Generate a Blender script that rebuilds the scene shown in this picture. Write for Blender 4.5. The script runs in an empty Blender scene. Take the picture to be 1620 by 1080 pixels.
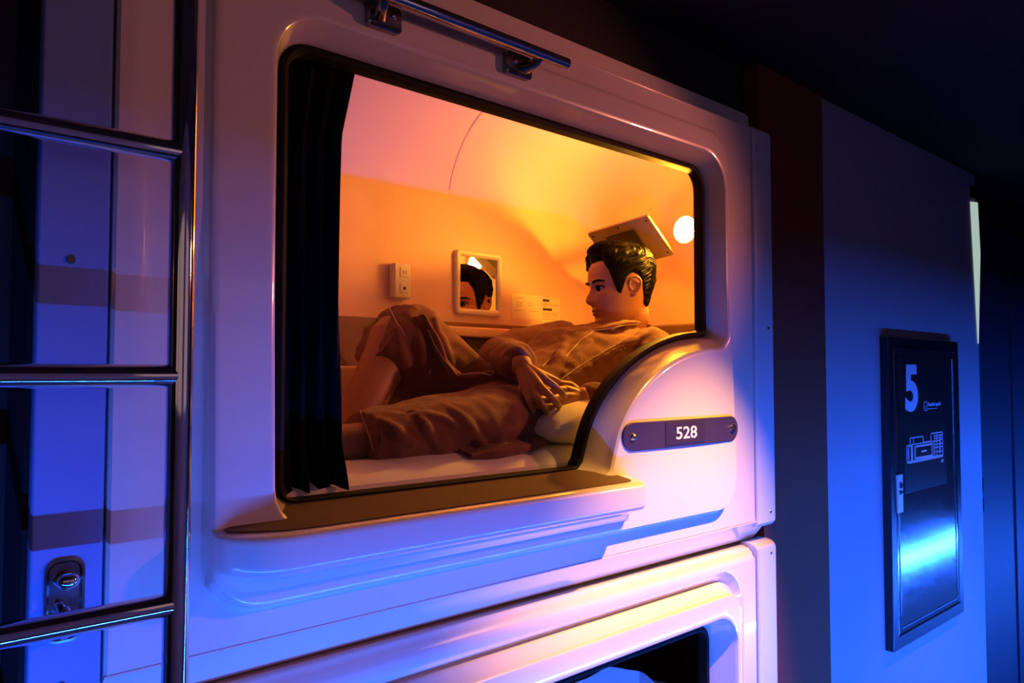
import bpy, bmesh, math, random
import numpy as np
from mathutils import Vector, Matrix, noise
random.seed(7)
C = bpy.context.scene.collection
PI = math.pi
# ------------------------------------------------------------------ camera
F_PX, VAN, HOR, DIST, EYE = 1250.0, 1356.0, 52.0, 1.15, 1.70
PITCH = math.atan(HOR / F_PX)
YAW = math.atan(F_PX / (VAN * math.cos(PITCH)))
cam_data = bpy.data.cameras.new('camera')
cam = bpy.data.objects.new('camera', cam_data); C.objects.link(cam)
cam_data.sensor_width = 36.0
cam_data.lens = 36.0 * F_PX / 1620.0
cam_data.clip_start = 0.05
cam.location = (0, -DIST, EYE)
cam.rotation_euler = (PI / 2 + PITCH, 0, -YAW)
bpy.context.scene.camera = cam
# ------------------------------------------------------------------ world, lights, exposure
w = bpy.data.worlds.new('world'); bpy.context.scene.world = w; w.use_nodes = True
w.node_tree.nodes['Background'].inputs[0].default_value = (0.9, 0.6, 0.75, 1)
w.node_tree.nodes['Background'].inputs[1].default_value = 0.0035
vs = bpy.context.scene.view_settings
vs.view_transform = 'Standard'; vs.look = 'None'; vs.exposure = 0.0; vs.gamma = 1.0
vs.use_curve_mapping = False

LED_Y, LED_Z = -1.35, 0.22
def lamp(name, kind, loc, color, energy, direction=None, **kw):
    d = bpy.data.lights.new(name, kind); d.color = color; d.energy = energy
    for k, v in kw.items(): setattr(d, k, v)
    o = bpy.data.objects.new(name, d); C.objects.link(o); o.location = loc
    if direction is not None:
        o.rotation_euler = Vector(direction).to_track_quat('-Z', 'Y').to_euler()
    return o
# blue LED tubes low on the other side of the aisle
for k in range(8):
    x0 = -1.6 + k * 1.32
    lamp('led_tube_light', 'AREA', (x0 + 0.63, LED_Y, LED_Z), (0.018, 0.122, 1.0), 41.0, (0, 1, 0.45),
         shape='RECTANGLE', size=1.27, size_y=0.03)
# warm ceiling downlight in the aisle
lamp('downlight_beam', 'SPOT', (1.92, -0.83, 2.56), (1.0, 0.42, 0.06), 380.0, (1.45 - 1.92, 0.83, 0.50 - 2.56),
     spot_size=math.radians(48), spot_blend=0.8, shadow_soft_size=0.012)
# added faint reddish fill aimed at the upper facade
lamp('aisle_spill', 'SPOT', (2.9, -1.25, 2.22), (1.0, 0.24, 0.15), 62.0, (0.95 - 2.9, 1.25, 2.0 - 2.22),
     spot_size=math.radians(44), spot_blend=0.6, shadow_soft_size=0.05)

# added weaker spot further along the aisle, puts warm light on the corridor wall
lamp('downlight_beam', 'SPOT', (3.35, -0.83, 2.56), (1.0, 0.52, 0.25), 26.0, (0.0, 0.62, -1.64),
     spot_size=math.radians(40), spot_blend=1.0, shadow_soft_size=0.02)
# added dim fill lamps on the other side of the aisle, no windows there
for x in (-1.55, -0.25, 1.55):
    lamp('window_glow', 'AREA', (x, -2.08, 1.92), (1.0, 0.62, 0.54), 0.62, (0, 1, 0.0), shape='RECTANGLE', size=1.2, size_y=0.72)

# ------------------------------------------------------------------ helpers
def cr(r, g, b): return (r, g, b, 1.0)
def mat(name, color, rough=0.5, metal=0.0, coat=0.0, spec=0.5, noise_amt=0.0, noise_scale=40.0, bump=0.0, bump_scale=200.0,
        sss=0.0, sheen=0.0, rough_var=0.0, emit=None, emit_s=0.0):
    m = bpy.data.materials.new(name); m.use_nodes = True
    nt = m.node_tree; b = nt.nodes['Principled BSDF']
    b.inputs['Base Color'].default_value = cr(*color)
    b.inputs['Roughness'].default_value = rough
    b.inputs['Metallic'].default_value = metal
    b.inputs['Specular IOR Level'].default_value = spec
    if coat: b.inputs['Coat Weight'].default_value = coat; b.inputs['Coat Roughness'].default_value = 0.035
    if sss:
        b.inputs['Subsurface Weight'].default_value = sss
        b.inputs['Subsurface Radius'].default_value = (0.010, 0.004, 0.002); b.inputs['Subsurface Scale'].default_value = 1.0
    if sheen: b.inputs['Sheen Weight'].default_value = sheen
    if emit: b.inputs['Emission Color'].default_value = cr(*emit); b.inputs['Emission Strength'].default_value = emit_s
    tc = nt.nodes.new('ShaderNodeTexCoord')
    if noise_amt or rough_var:
        n = nt.nodes.new('ShaderNodeTexNoise'); n.inputs['Scale'].default_value = noise_scale; n.inputs['Detail'].default_value = 4
        nt.links.new(tc.outputs['Object'], n.inputs['Vector'])
        if noise_amt:
            mx = nt.nodes.new('ShaderNodeMix'); mx.data_type = 'RGBA'
            mx.inputs['A'].default_value = cr(*[c * (1 - noise_amt) for c in color])
            mx.inputs['B'].default_value = cr(*[min(1, c * (1 + noise_amt)) for c in color])
            nt.links.new(n.outputs['Fac'], mx.inputs['Factor']); nt.links.new(mx.outputs['Result'], b.inputs['Base Color'])
        if rough_var:
            mr = nt.nodes.new('ShaderNodeMapRange'); mr.inputs['To Min'].default_value = max(0.0, rough - rough_var); mr.inputs['To Max'].default_value = rough + rough_var
            nt.links.new(n.outputs['Fac'], mr.inputs['Value']); nt.links.new(mr.outputs['Result'], b.inputs['Roughness'])
    if bump:
        n2 = nt.nodes.new('ShaderNodeTexNoise'); n2.inputs['Scale'].default_value = bump_scale; n2.inputs['Detail'].default_value = 3
        nt.links.new(tc.outputs['Object'], n2.inputs['Vector'])
        bp = nt.nodes.new('ShaderNodeBump'); bp.inputs['Strength'].default_value = bump; bp.inputs['Distance'].default_value = 0.002
        nt.links.new(n2.outputs['Fac'], bp.inputs['Height']); nt.links.new(bp.outputs['Normal'], b.inputs['Normal'])
    return m

M = {}
M['plastic'] = mat('cream_plastic', (0.80, 0.73, 0.66), 0.24, coat=0.9, noise_amt=0.015, noise_scale=6)
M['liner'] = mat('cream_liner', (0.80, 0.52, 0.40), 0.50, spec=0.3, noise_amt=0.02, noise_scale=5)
M['trim'] = mat('pale_trim', (0.66, 0.66, 0.72), 0.35, noise_amt=0.02)
M['post'] = mat('blue_grey_post', (0.20, 0.31, 0.62), 0.45, noise_amt=0.04, noise_scale=14)
M['rubber'] = mat('black_rubber', (0.005, 0.0045, 0.004), 0.6, spec=0.15)
M['pad'] = mat('brown_pad', (0.115, 0.075, 0.036), 0.85, noise_amt=0.35, noise_scale=420, bump=0.5, bump_scale=600)
M['chrome'] = mat('chrome', (0.80, 0.78, 0.78), 0.06, metal=1.0)
M['steel'] = mat('dark_steel', (0.30, 0.29, 0.30), 0.22, metal=1.0, rough_var=0.08, noise_scale=60)
M['brass'] = mat('brass_screw', (0.75, 0.72, 0.55), 0.18, metal=1.0)
M['plate'] = mat('navy_plate', (0.045, 0.034, 0.095), 0.35)
M['insert'] = mat('navy_insert', (0.040, 0.030, 0.085), 0.25)
M['white'] = mat('white_print', (0.80, 0.80, 0.82), 0.5)
M['duvet'] = mat('grey_white_duvet', (0.46, 0.42, 0.44), 0.9, noise_amt=0.03, noise_scale=30, bump=0.15, bump_scale=700)
M['curtain'] = mat('black_cloth', (0.004, 0.004, 0.0045), 0.95, spec=0.1, noise_amt=0.2, noise_scale=300, bump=0.3, bump_scale=900)
M['sheet'] = mat('white_sheet', (0.90, 0.88, 0.82), 0.85, noise_amt=0.02, noise_scale=30, bump=0.15, bump_scale=700)
M['brown_panel'] = mat('brown_panel', (0.17, 0.075, 0.035), 0.5, noise_amt=0.15, noise_scale=25)
M['dark_cloth'] = mat('dark_cloth', (0.02, 0.016, 0.014), 0.9, noise_amt=0.2)
M['mirror'] = mat('mirror_glass', (0.92, 0.92, 0.90), 0.0, metal=1.0)
M['skin'] = mat('skin', (0.43, 0.195, 0.10), 0.48, sss=0.12, noise_amt=0.05, noise_scale=60, bump=0.08, bump_scale=500)
M['hair'] = mat('black_hair', (0.004, 0.003, 0.0026), 0.5, spec=0.06)
M['lip'] = mat('lip_skin', (0.36, 0.13, 0.095), 0.4)
M['eye_white'] = mat('eye_white', (0.30, 0.25, 0.21), 0.3)
M['iris'] = mat('iris', (0.015, 0.008, 0.005), 0.1)
M['piping'] = mat('pale_piping', (0.55, 0.42, 0.36), 0.7)
M['socket'] = mat('socket_plastic', (0.74, 0.66, 0.56), 0.35)
M['hole'] = mat('dark_hole', (0.01, 0.008, 0.007), 0.6)
M['paper'] = mat('clear_sticker', (0.80, 0.66, 0.50), 0.45)
M['print'] = mat('dark_print', (0.03, 0.02, 0.015), 0.6)
M['faint'] = mat('faint_print', (0.55, 0.36, 0.22), 0.6)
M['monitor'] = mat('brown_grey_plastic', (0.30, 0.20, 0.12), 0.4, noise_amt=0.1, noise_scale=30)
M['monitor_dark'] = mat('dark_plate', (0.04, 0.028, 0.02), 0.35)
M['wall'] = mat('grey_wall', (0.35, 0.36, 0.42), 0.75, noise_amt=0.05, noise_scale=8, bump=0.15, bump_scale=160)
M['wall_dark'] = mat('dark_wall', (0.055, 0.030, 0.028), 0.75, noise_amt=0.1, noise_scale=12, bump=0.1)
M['front'] = mat('beige_front_wall', (0.42, 0.38, 0.36), 0.6, noise_amt=0.1, noise_scale=3)
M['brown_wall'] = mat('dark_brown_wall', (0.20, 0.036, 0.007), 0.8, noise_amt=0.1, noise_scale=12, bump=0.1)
M['black'] = mat('black_paint', (0.012, 0.011, 0.012), 0.8, noise_amt=0.2, noise_scale=6)
M['door'] = mat('dark_door', (0.022, 0.026, 0.045), 0.5, noise_amt=0.1, noise_scale=9)
M['cabinet'] = mat('dark_gloss_metal', (0.34, 0.31, 0.31), 0.12, metal=0.92, rough_var=0.03, noise_scale=24, bump=0.015, bump_scale=420)
M['cab_frame'] = mat('cabinet_frame', (0.06, 0.055, 0.06), 0.30, metal=0.8)
M['film'] = mat('brown_black_film', (0.030, 0.022, 0.018), 0.28)
M['print_lilac'] = mat('pale_lettering', (0.72, 0.72, 0.86), 0.55)
M['floor'] = mat('dark_carpet', (0.03, 0.028, 0.03), 0.9, noise_amt=0.3, noise_scale=80)
M['globe'] = mat('lamp_globe', (1, 0.9, 0.7), 0.3, emit=(1.0, 0.40, 0.030), emit_s=1080.0)
M['slit'] = mat('lit_pane', (0.3, 0.35, 0.32), 0.5, emit=(0.62, 0.80, 0.70), emit_s=0.62)

WEIGHTED = {'cream_plastic', 'pale_trim', 'blue_grey_post', 'dark_gloss_metal', 'cabinet_frame', 'brown_black_film', 'navy_plate', 'navy_insert', 'brown_grey_plastic', 'socket_plastic'}
def link(name, me, m, parent=None, smooth=True, sharp=35):
    if smooth and len(me.polygons):
        me.polygons.foreach_set('use_smooth', [True] * len(me.polygons))
        if sharp: me.set_sharp_from_angle(angle=math.radians(sharp))
    o = bpy.data.objects.new(name, me); C.objects.link(o)
    if m is not None and not me.materials: me.materials.append(m)
    if smooth and m is not None and m.name.split('.')[0] in WEIGHTED:
        wn = o.modifiers.new('weighted_normal', 'WEIGHTED_NORMAL'); wn.weight = 100; wn.keep_sharp = True
    if parent is not None: o.parent = parent
    return o
def tag(o, label=None, cat=None, group=None, kind=None):
    if label: o['label'] = label
    if cat: o['category'] = cat
    if group: o['group'] = group
    if kind: o['kind'] = kind
    return o
def empty(name, label, cat, loc=(0, 0, 0), group=None):
    o = bpy.data.objects.new(name, None); C.objects.link(o); o.empty_display_size = 0.05
    o.location = loc
    tag(o, label, cat, group); return o

class MB:
    """collects shapes (world coordinates) and links them as one mesh"""
    def __init__(s): s.v = []; s.f = []
    def add(s, v, f):
        n = len(s.v); s.v += [tuple(p) for p in v]; s.f += [tuple(i + n for i in q) for q in f]; return s
    def box(s, x0, x1, y0, y1, z0, z1, bevel=0.0, seg=3):
        bm = bmesh.new(); bmesh.ops.create_cube(bm, size=1)
        for v in bm.verts:
            v.co = Vector((x0 + (v.co.x + .5) * (x1 - x0), y0 + (v.co.y + .5) * (y1 - y0), z0 + (v.co.z + .5) * (z1 - z0)))
        if bevel: bmesh.ops.bevel(bm, geom=list(bm.edges), offset=bevel, segments=seg, profile=0.5, affect='EDGES')
        bm.verts.index_update()
        s.add([v.co.copy() for v in bm.verts], [[v.index for v in f.verts] for f in bm.faces]); bm.free(); return s
    def loft(s, rings, cap0=True, cap1=True, closed=True):
        n = len(rings[0]); base = [p for r in rings for p in r]; f = []
        for i in range(len(rings) - 1):
            for j in range(n if closed else n - 1):
                k = (j + 1) % n
                f.append((i * n + j, i * n + k, (i + 1) * n + k, (i + 1) * n + j))
        if cap0: f.append(tuple(range(n - 1, -1, -1)))
        if cap1: f.append(tuple((len(rings) - 1) * n + j for j in range(n)))
        return s.add(base, f)
    def tube(s, pts, rad, n=16, sub=6, round_end=False, flat=1.0, flat_dir=None):
        """rounded limb along a smoothed path; rad is one number or one per point"""
        P = [Vector(p) for p in pts]
        R = [rad] * len(P) if not hasattr(rad, '__len__') else list(rad)
        if len(P) > 2 and sub > 1: P, R = catmull(P, R, sub)
        rings = []; t0 = (P[1] - P[0]).normalized()
        up = Vector(flat_dir) if flat_dir else (Vector((0, 0, 1)) if abs(t0.z) < 0.9 else Vector((1, 0, 0)))
        nrm = (up - t0 * up.dot(t0)).normalized()
        def ring(c, nrm, t, r):
            b = t.cross(nrm)
            return [c + (nrm * math.cos(2 * PI * k / n) * flat + b * math.sin(2 * PI * k / n)) * r for k in range(n)]
        if round_end:
            for a in (80, 55, 30, 12): rings.append(ring(P[0] - t0 * R[0] * math.sin(math.radians(a)), nrm, t0, R[0] * math.cos(math.radians(a))))
        for i, p in enumerate(P):
            a = P[max(0, i - 1)]; b = P[min(len(P) - 1, i + 1)]; t = (b - a).normalized()
            if flat_dir: nrm = (Vector(flat_dir) - t * Vector(flat_dir).dot(t)).normalized()
            else: nrm = (nrm - t * nrm.dot(t)).normalized()
            rings.append(ring(p, nrm, t, R[i]))
        if round_end:
            for a in (12, 30, 55, 80): rings.append(ring(P[-1] + t * R[-1] * math.sin(math.radians(a)), nrm, t, R[-1] * math.cos(math.radians(a))))
        return s.loft(rings)
    def cyl(s, c, d, r, h, n=24, r2=None):
        c = Vector(c); d = Vector(d).normalized(); u = d.orthogonal().normalized(); b = d.cross(u); r2 = r if r2 is None else r2
        return s.loft([[c + (u * math.cos(2*PI*k/n) + b * math.sin(2*PI*k/n)) * q + d * e for k in range(n)] for q, e in ((r, 0), (r2, h))])
    def sphere(s, c, r, seg=20, scale=(1, 1, 1)):
        rings = []
        for i in range(1, seg // 2):
            a = PI * i / (seg // 2)
            rings.append([Vector((c[0] + r*scale[0]*math.sin(a)*math.cos(2*PI*k/seg), c[1] + r*scale[1]*math.sin(a)*math.sin(2*PI*k/seg), c[2] - r*scale[2]*math.cos(a))) for k in range(seg)])
        return s.loft(rings)
    def mesh(s, name='mesh'):
        me = bpy.data.meshes.new(name); me.from_pydata([tuple(p) for p in s.v], [], s.f); me.update()
        bm = bmesh.new(); bm.from_mesh(me); bmesh.ops.recalc_face_normals(bm, faces=bm.faces); bm.to_mesh(me); bm.free()
        return me
    def build(s, name, m, parent=None, smooth=True, sharp=35):
        return link(name, s.mesh(name), m, parent, smooth, sharp)

def catmull(P, R, sub):
    out, rr = [], []
    for i in range(len(P) - 1):
        a = P[max(0, i-1)]; b = P[i]; c = P[i+1]; d = P[min(len(P)-1, i+2)]
        for k in range(sub):
            t = k / sub
            out.append(0.5 * ((2*b) + (c-a)*t + (2*a-5*b+4*c-d)*t*t + (3*b-a-3*c+d)*t**3))
            u = t*t*(3-2*t); rr.append(R[i]*(1-u) + R[i+1]*u)
    out.append(P[-1]); rr.append(R[-1]); return out, rr

def remesh(me, voxel, smooth=2, smooth_factor=0.5):
    """merge overlapping closed shapes of one mesh into one continuous skin"""
    o = bpy.data.objects.new('remesh_source', me); C.objects.link(o)
    md = o.modifiers.new('r', 'REMESH'); md.mode = 'VOXEL'; md.voxel_size = voxel
    if smooth:
        s = o.modifiers.new('s', 'SMOOTH'); s.factor = smooth_factor; s.iterations = smooth
    dg = bpy.context.evaluated_depsgraph_get(); dg.update()
    out = bpy.data.meshes.new_from_object(o.evaluated_get(dg))
    bpy.data.objects.remove(o); return out

def text_mesh(s, size, font_scale_x=1.0, offset=0.0, extrude=0.0006):
    cu = bpy.data.curves.new('text', 'FONT'); cu.body = s; cu.size = size; cu.extrude = extrude; cu.offset = offset
    cu.align_x = 'CENTER'; cu.align_y = 'CENTER'; cu.resolution_u = 6
    o = bpy.data.objects.new('text', cu); C.objects.link(o)
    dg = bpy.context.evaluated_depsgraph_get(); dg.update()
    me = bpy.data.meshes.new_from_object(o.evaluated_get(dg)); bpy.data.objects.remove(o); bpy.data.curves.remove(cu)
    xs = [v.co.x for v in me.vertices]; ys = [v.co.y for v in me.vertices]
    cx, cy = (min(xs)+max(xs))/2, (min(ys)+max(ys))/2
    for v in me.vertices: v.co = Vector(((v.co.x-cx)*font_scale_x, v.co.y-cy, v.co.z))
    return me
def text_on_wall(name, s, m, parent, x, y, z, size, sx=1.0, offset=0.0, height=None, width=None):
    """lettering that reads on a surface facing -y"""
    me = text_mesh(s, size, sx, offset)
    if height:
        h = max(v.co.y for v in me.vertices) * 2; k = height / h
        for v in me.vertices: v.co.y *= k
    if width:
        ww = max(v.co.x for v in me.vertices) * 2; k = width / ww
        for v in me.vertices: v.co.x *= k
    for v in me.vertices: v.co = Vector((x + v.co.x, y - v.co.z, z + v.co.y))
    me.update(); return link(name, me, m, parent, smooth=False)

# ---- outlines in the facade plane (x, z)
def arc(cx, cz, rx, rz, a0, a1, n=10):
    return [(cx + rx*math.cos(math.radians(a0 + (a1-a0)*k/n)), cz + rz*math.sin(math.radians(a0 + (a1-a0)*k/n))) for k in range(n+1)]
def rrect(x0, x1, z0, z1, r, n=10):
    return (arc(x1-r, z0+r, r, r, -90, 0, n) + arc(x1-r, z1-r, r, r, 0, 90, n) + arc(x0+r, z1-r, r, r, 90, 180, n) + arc(x0+r, z0+r, r, r, 180, 270, n))
def dense(P, step=0.006):
    out = []
    for i in range(len(P)):
        a = Vector(P[i]); b = Vector(P[(i+1) % len(P)]); k = max(1, int((b-a).length/step))
        out += [tuple(a + (b-a)*j/k) for j in range(k)]
    return out
def round_poly(P, r, n=6):
    """round the corners of a closed polygon; r one radius per corner"""
    out = []; N = len(P)
    for i in range(N):
        p = Vector(P[i]); a = Vector(P[i-1]) - p; b = Vector(P[(i+1) % N]) - p
        rr = r[i] if hasattr(r, '__len__') else r
        if rr <= 0: out.append(tuple(p)); continue
        d = min(rr, a.length*.49, b.length*.49); A = p + a.normalized()*d; B = p + b.normalized()*d
        for k in range(n+1):
            t = k/n; out.append(tuple(A*(1-t)**2 + p*2*t*(1-t) + B*t*t))
    return out
def offset(P, d):
    """grow a counter-clockwise outline by d"""
    Q = [Vector(p) for p in dense(P, 0.01)]; n = len(Q); out = []
    for i in range(n):
        t = (Q[(i+1) % n] - Q[i-1]); t.normalize(); out.append((Q[i].x + t.y*d, Q[i].y - t.x*d))
    return out
def cast(P, c, angs):
    """sample an outline along rays from c"""
    Q = np.array(P + [P[0]], float) - np.array(c); res = []
    a, b = Q[:-1], Q[1:]; e = b - a
    for g in angs:
        d = np.array((math.cos(g), math.sin(g)))
        den = d[0]*e[:,1] - d[1]*e[:,0]; den = np.where(abs(den) < 1e-12, 1e-12, den)
        t = (a[:,0]*e[:,1] - a[:,1]*e[:,0]) / den; u = (a[:,0]*d[1] - a[:,1]*d[0]) / den
        ok = (u >= -1e-6) & (u <= 1+1e-6) & (t > 0)
        tt = t[ok].min() if ok.any() else 0.01
        res.append((c[0] + d[0]*tt, c[1] + d[1]*tt))
    return res
def rings_to_frame(name, spec, center, m, parent, n=520, corners=()):
    angs = [2*PI*k/n for k in range(n)] + [math.atan2(z-center[1], x-center[0]) % (2*PI) for x, z in corners]
    angs = sorted(set(round(a, 5) for a in angs))
    mb = MB(); mb.loft([[Vector((x, y, z)) for x, z in cast(P, center, angs)] for P, y in spec], False, False)
    return mb.build(name, m, parent, sharp=28)

# ------------------------------------------------------------------ setting
def struct(name, mb, m, parent=None, **k):
    o = mb.build(name, m, parent, smooth=False)
    if parent is None: o['kind'] = 'structure'
    return o
CEIL = 2.62
struct('floor', MB().box(-2.0, 9.0, -2.2, 1.2, -0.05, 0.0), M['floor'])
struct('ceiling', MB().box(-2.0, 9.0, -2.2, 1.2, CEIL, CEIL+0.05), M['black'])
struct('wall_front', MB().box(-2.0, 9.0, -2.2, -2.1, 0.0, CEIL), M['front'])
struct('wall_left', MB().box(-2.0, 0.330, 0.14, 0.20, 0.0, CEIL), M['wall_dark'])
struct('trim_6', MB().box(0.232, 0.324, 0.030, 0.14, 0.0, CEIL), M['black'])
struct('wall_back', MB().box(0.20, 2.13, 0.86, 0.92, 0.0, CEIL), M['black'])
struct('trim_1', MB().box(0.20, 2.13, 0.10, 0.16, 2.46, CEIL), M['black'])
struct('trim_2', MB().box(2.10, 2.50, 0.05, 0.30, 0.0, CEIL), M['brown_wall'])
struct('wall_right', MB().box(2.50, 4.03, 0.06, 0.30, 0.0, CEIL), M['wall'])
# unseen block across the aisle, its lip shaped to cut off LED light above
led_block = MB().box(-2.0, 9.0, -2.1, LED_Y-0.012, 0.0, LED_Z+0.073)
led_block.box(-2.0, 9.0, -2.1, LED_Y+0.068, LED_Z+0.073, LED_Z+0.11)
struct('trim_3', led_block, M['wall_dark'])

# ------------------------------------------------------------------ upper capsule
cap = empty('sleeping_capsule', 'cream plastic sleeping capsule with curved shoulder panel, holding the reclining man', 'capsule', (0.325, 0, 1.24), 'stacked sleeping capsules')
def place(o, parent):
    """parent while keeping the world position"""
    o.parent = parent; o.matrix_parent_inverse = Matrix.Translation(parent.location).inverted(); return o
def part(mb, name, m, parent, **k):
    o = mb.build(name, m, None, **k)
    root = parent
    off = Vector((0, 0, 0)); q = parent
    while q is not None: off += q.location; q = q.parent
    for v in o.data.vertices: v.co -= off
    o.data.update(); o.parent = parent; return o
def adopt(o, parent):
    off = Vector((0, 0, 0)); q = parent
    while q is not None: off += q.location; q = q.parent
    for v in o.data.vertices: v.co -= off
    o.data.update(); o.parent = parent; return o

BASE = [(0.325, 1.297), (1.968, 1.297), (1.968, 2.385), (0.325, 2.385)]
RAISED = rrect(0.455, 1.842, 1.352, 2.335, 0.085)
bump_arc = arc(1.800, 1.478, 0.490, 0.322, 180, 90, 28)       # privacy shoulder, quarter ellipse
OPEN = round_poly([(0.585, 1.493), (1.306, 1.493)], 0)
OPEN = ([(0.625, 1.493), (1.275, 1.493), (1.295, 1.497), (1.307, 1.508), (1.312, 1.522)] + bump_arc[4:-1] +
        [(1.783, 1.801), (1.790, 1.808), (1.793, 1.82)] + arc(1.793-.06, 2.248-.06, .06, .06, 0, 90, 8) + arc(.585+.05, 2.248-.05, .05, .05, 90, 180, 8) + arc(.585+.035, 1.493+.035, .035, .035, 180, 262, 5))
CEN = (1.12, 1.93)
spec = [(BASE, 0.05), (BASE, 0.004), (offset(BASE, -0.004), 0.0),
        (offset(RAISED, 0.012), 0.0), (offset(RAISED, 0.005), -0.001), (offset(RAISED, 0.001), -0.005), (offset(RAISED, -0.002), -0.014), (offset(RAISED, -0.006), -0.018), (offset(RAISED, -0.013), -0.0195),
        (offset(OPEN, 0.042), -0.0195), (offset(OPEN, 0.036), -0.0185), (offset(OPEN, 0.031), -0.015), (offset(OPEN, 0.0285), -0.009), (offset(OPEN, 0.023), 0.008),
        (offset(OPEN, 0.0005), 0.050), (OPEN, 0.062), (offset(OPEN, 0.012), 0.064), (rrect(0.235, 2.068, 1.445, 2.462, 0.01), 0.066)]
fr = rings_to_frame('front_frame', spec, CEN, M['plastic'], None, corners=[(0.325, 1.297), (1.968, 1.297), (1.968, 2.385), (0.325, 2.385)])
for v in fr.data.vertices:
    if v.co.y < 0:
        t = max(0.0, min(1.0, (v.co.z - 1.50)/0.45)); v.co.y *= 1.35*(1-t) + 0.45*t
fr.data.update(); fr.data.set_sharp_from_angle(angle=math.radians(28))
adopt(fr, cap)
# rubber gasket following the opening
Gm = MB(); ga = [2*PI*k/520 for k in range(520)]
gsec = [(0.004, 0.046), (0.004, 0.039), (-0.004, 0.034), (-0.011, 0.036), (-0.0135, 0.044), (-0.0135, 0.060), (-0.009, 0.066), (0.003, 0.066)]
rows_ = []
for d, y in gsec + gsec[:1]:
    thin = cast(offset(OPEN, d*0.35), CEN, ga); full = cast(offset(OPEN, d), CEN, ga)
    rows_.append([Vector(((t[0], y, t[1]) if (f_[1] < 1.512 and f_[0] < 1.29) else (f_[0], y, f_[1]))) for t, f_ in zip(thin, full)])
Gm.loft(rows_, False, False)
part(Gm, 'window_gasket', M['rubber'], cap)
# bevelled lower lip and upper return
lip = MB()
sec = [(0.0, 1.2985), (-0.0005, 1.2965), (0.003, 1.2930), (0.050, 1.2380), (0.10, 1.2380), (0.10, 1.30)]
lip.loft([[Vector((x, y, z)) for y, z in sec] for x in (0.325, 2.035)])
part(lip, 'lower_lip', M['plastic'], cap, sharp=20)
top = MB(); sec = [(0.052, 2.384), (0.003, 2.384), (0.0, 2.386), (0.004, 2.389), (0.09, 2.391), (0.09, 2.385)]
top.loft([[Vector((x, y, z)) for y, z in sec] for x in (0.325, 1.968)])
part(top, 'top_return', M['plastic'], cap, sharp=20)

# projecting sill
def sill_section(p, q):
    """p: how far it stands out, q: 0..1 how full the lower edge is"""
    zb = 1.407 + 0.018*(1-q); zl = 1.36 + 0.040*(1-q); zt = 1.466
    f = -0.0238 - p
    pts = [(0.056, 1.4915), (0.02, 1.4850)]
    k = p/0.060
    pts += [(-0.02 - 0.3*p, 1.476), (f + 0.013*k, zt + 0.0035), (f + 0.006*k, zt + 0.0005), (f + 0.002*k, zt - 0.004), (f, zt - 0.011)]
    pts += [(f, zb + 0.016), (f + 0.0015*k, zb + 0.008), (f + 0.006*k, zb + 0.002), (f + 0.013*k, zb - 0.001)]
    pts += [(-0.0238 - 0.42*p, zb - 0.008), (-0.0238 - 0.20*p, zb - 0.016), (-0.0238 - 0.08*p, (zb+zl)/2 - 0.004), (-0.0165, zl + 0.008), (-0.012, zl), (0.03, zl)]
    return pts
xs = [0.4565, 0.459, 0.464, 0.473, 0.487, 0.503, 0.521, 0.540, 0.56, 0.60, 0.8, 1.0, 1.2, 1.34, 1.366, 1.372, 1.377, 1.381, 1.383, 1.384]
S = MB(); rings = []
for x in xs:
    if x < 0.56: u = (0.56-x)/0.104; p = 0.062*math.sqrt(max(0.0, 1-u*u)); q = math.sqrt(max(0, 1-u**2))
    elif x > 1.366: u = (x-1.366)/0.018; p = 0.062*(1 - 0.22*(1-math.sqrt(max(0, 1-min(1, u)**2)))); q = 1
    else: p = 0.062; q = 1
    rings.append([Vector((x, y, z)) for y, z in sill_section(max(p, 0.001), q)])
# the right end tapers to the shoulder panel under the tray
S.loft(rings); part(S, 'sill', M['plastic'], cap, sharp=40)
# grainy brown pad let into the sill top
def sill_top(y): 
    return 1.4915 + (y-0.056)*(1.4915-1.4850)/0.036 if y > 0.02 else 1.4850 + (y-0.02)*(1.485-1.469)/0.092
outline = [(0.600, 0.040), (0.56, 0.012), (0.490, -0.022), (0.468, -0.034), (0.476, -0.043), (0.508, -0.056), (0.545, -0.067), (0.60, -0.071), (0.8, -0.071), (1.1, -0.071), (1.33, -0.071), (1.348, -0.068), (1.352, -0.060), (1.352, -0.020), (1.335, -0.012), (1.29, 0.040)]
Pd = MB(); oo = [p for p in round_poly(outline, 0.012, 3)]
ringa = [Vector((x, y, sill_top(y) + 0.0005)) for x, y in oo]; ringb = [Vector((x, y, sill_top(y) + 0.003)) for x, y in oo]
Pd.loft([ringa, ringb], True, True)
pad = part(Pd, 'sill_pad', M['pad'], cap, smooth=False); tag(pad, 'grainy brown pad')

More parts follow.
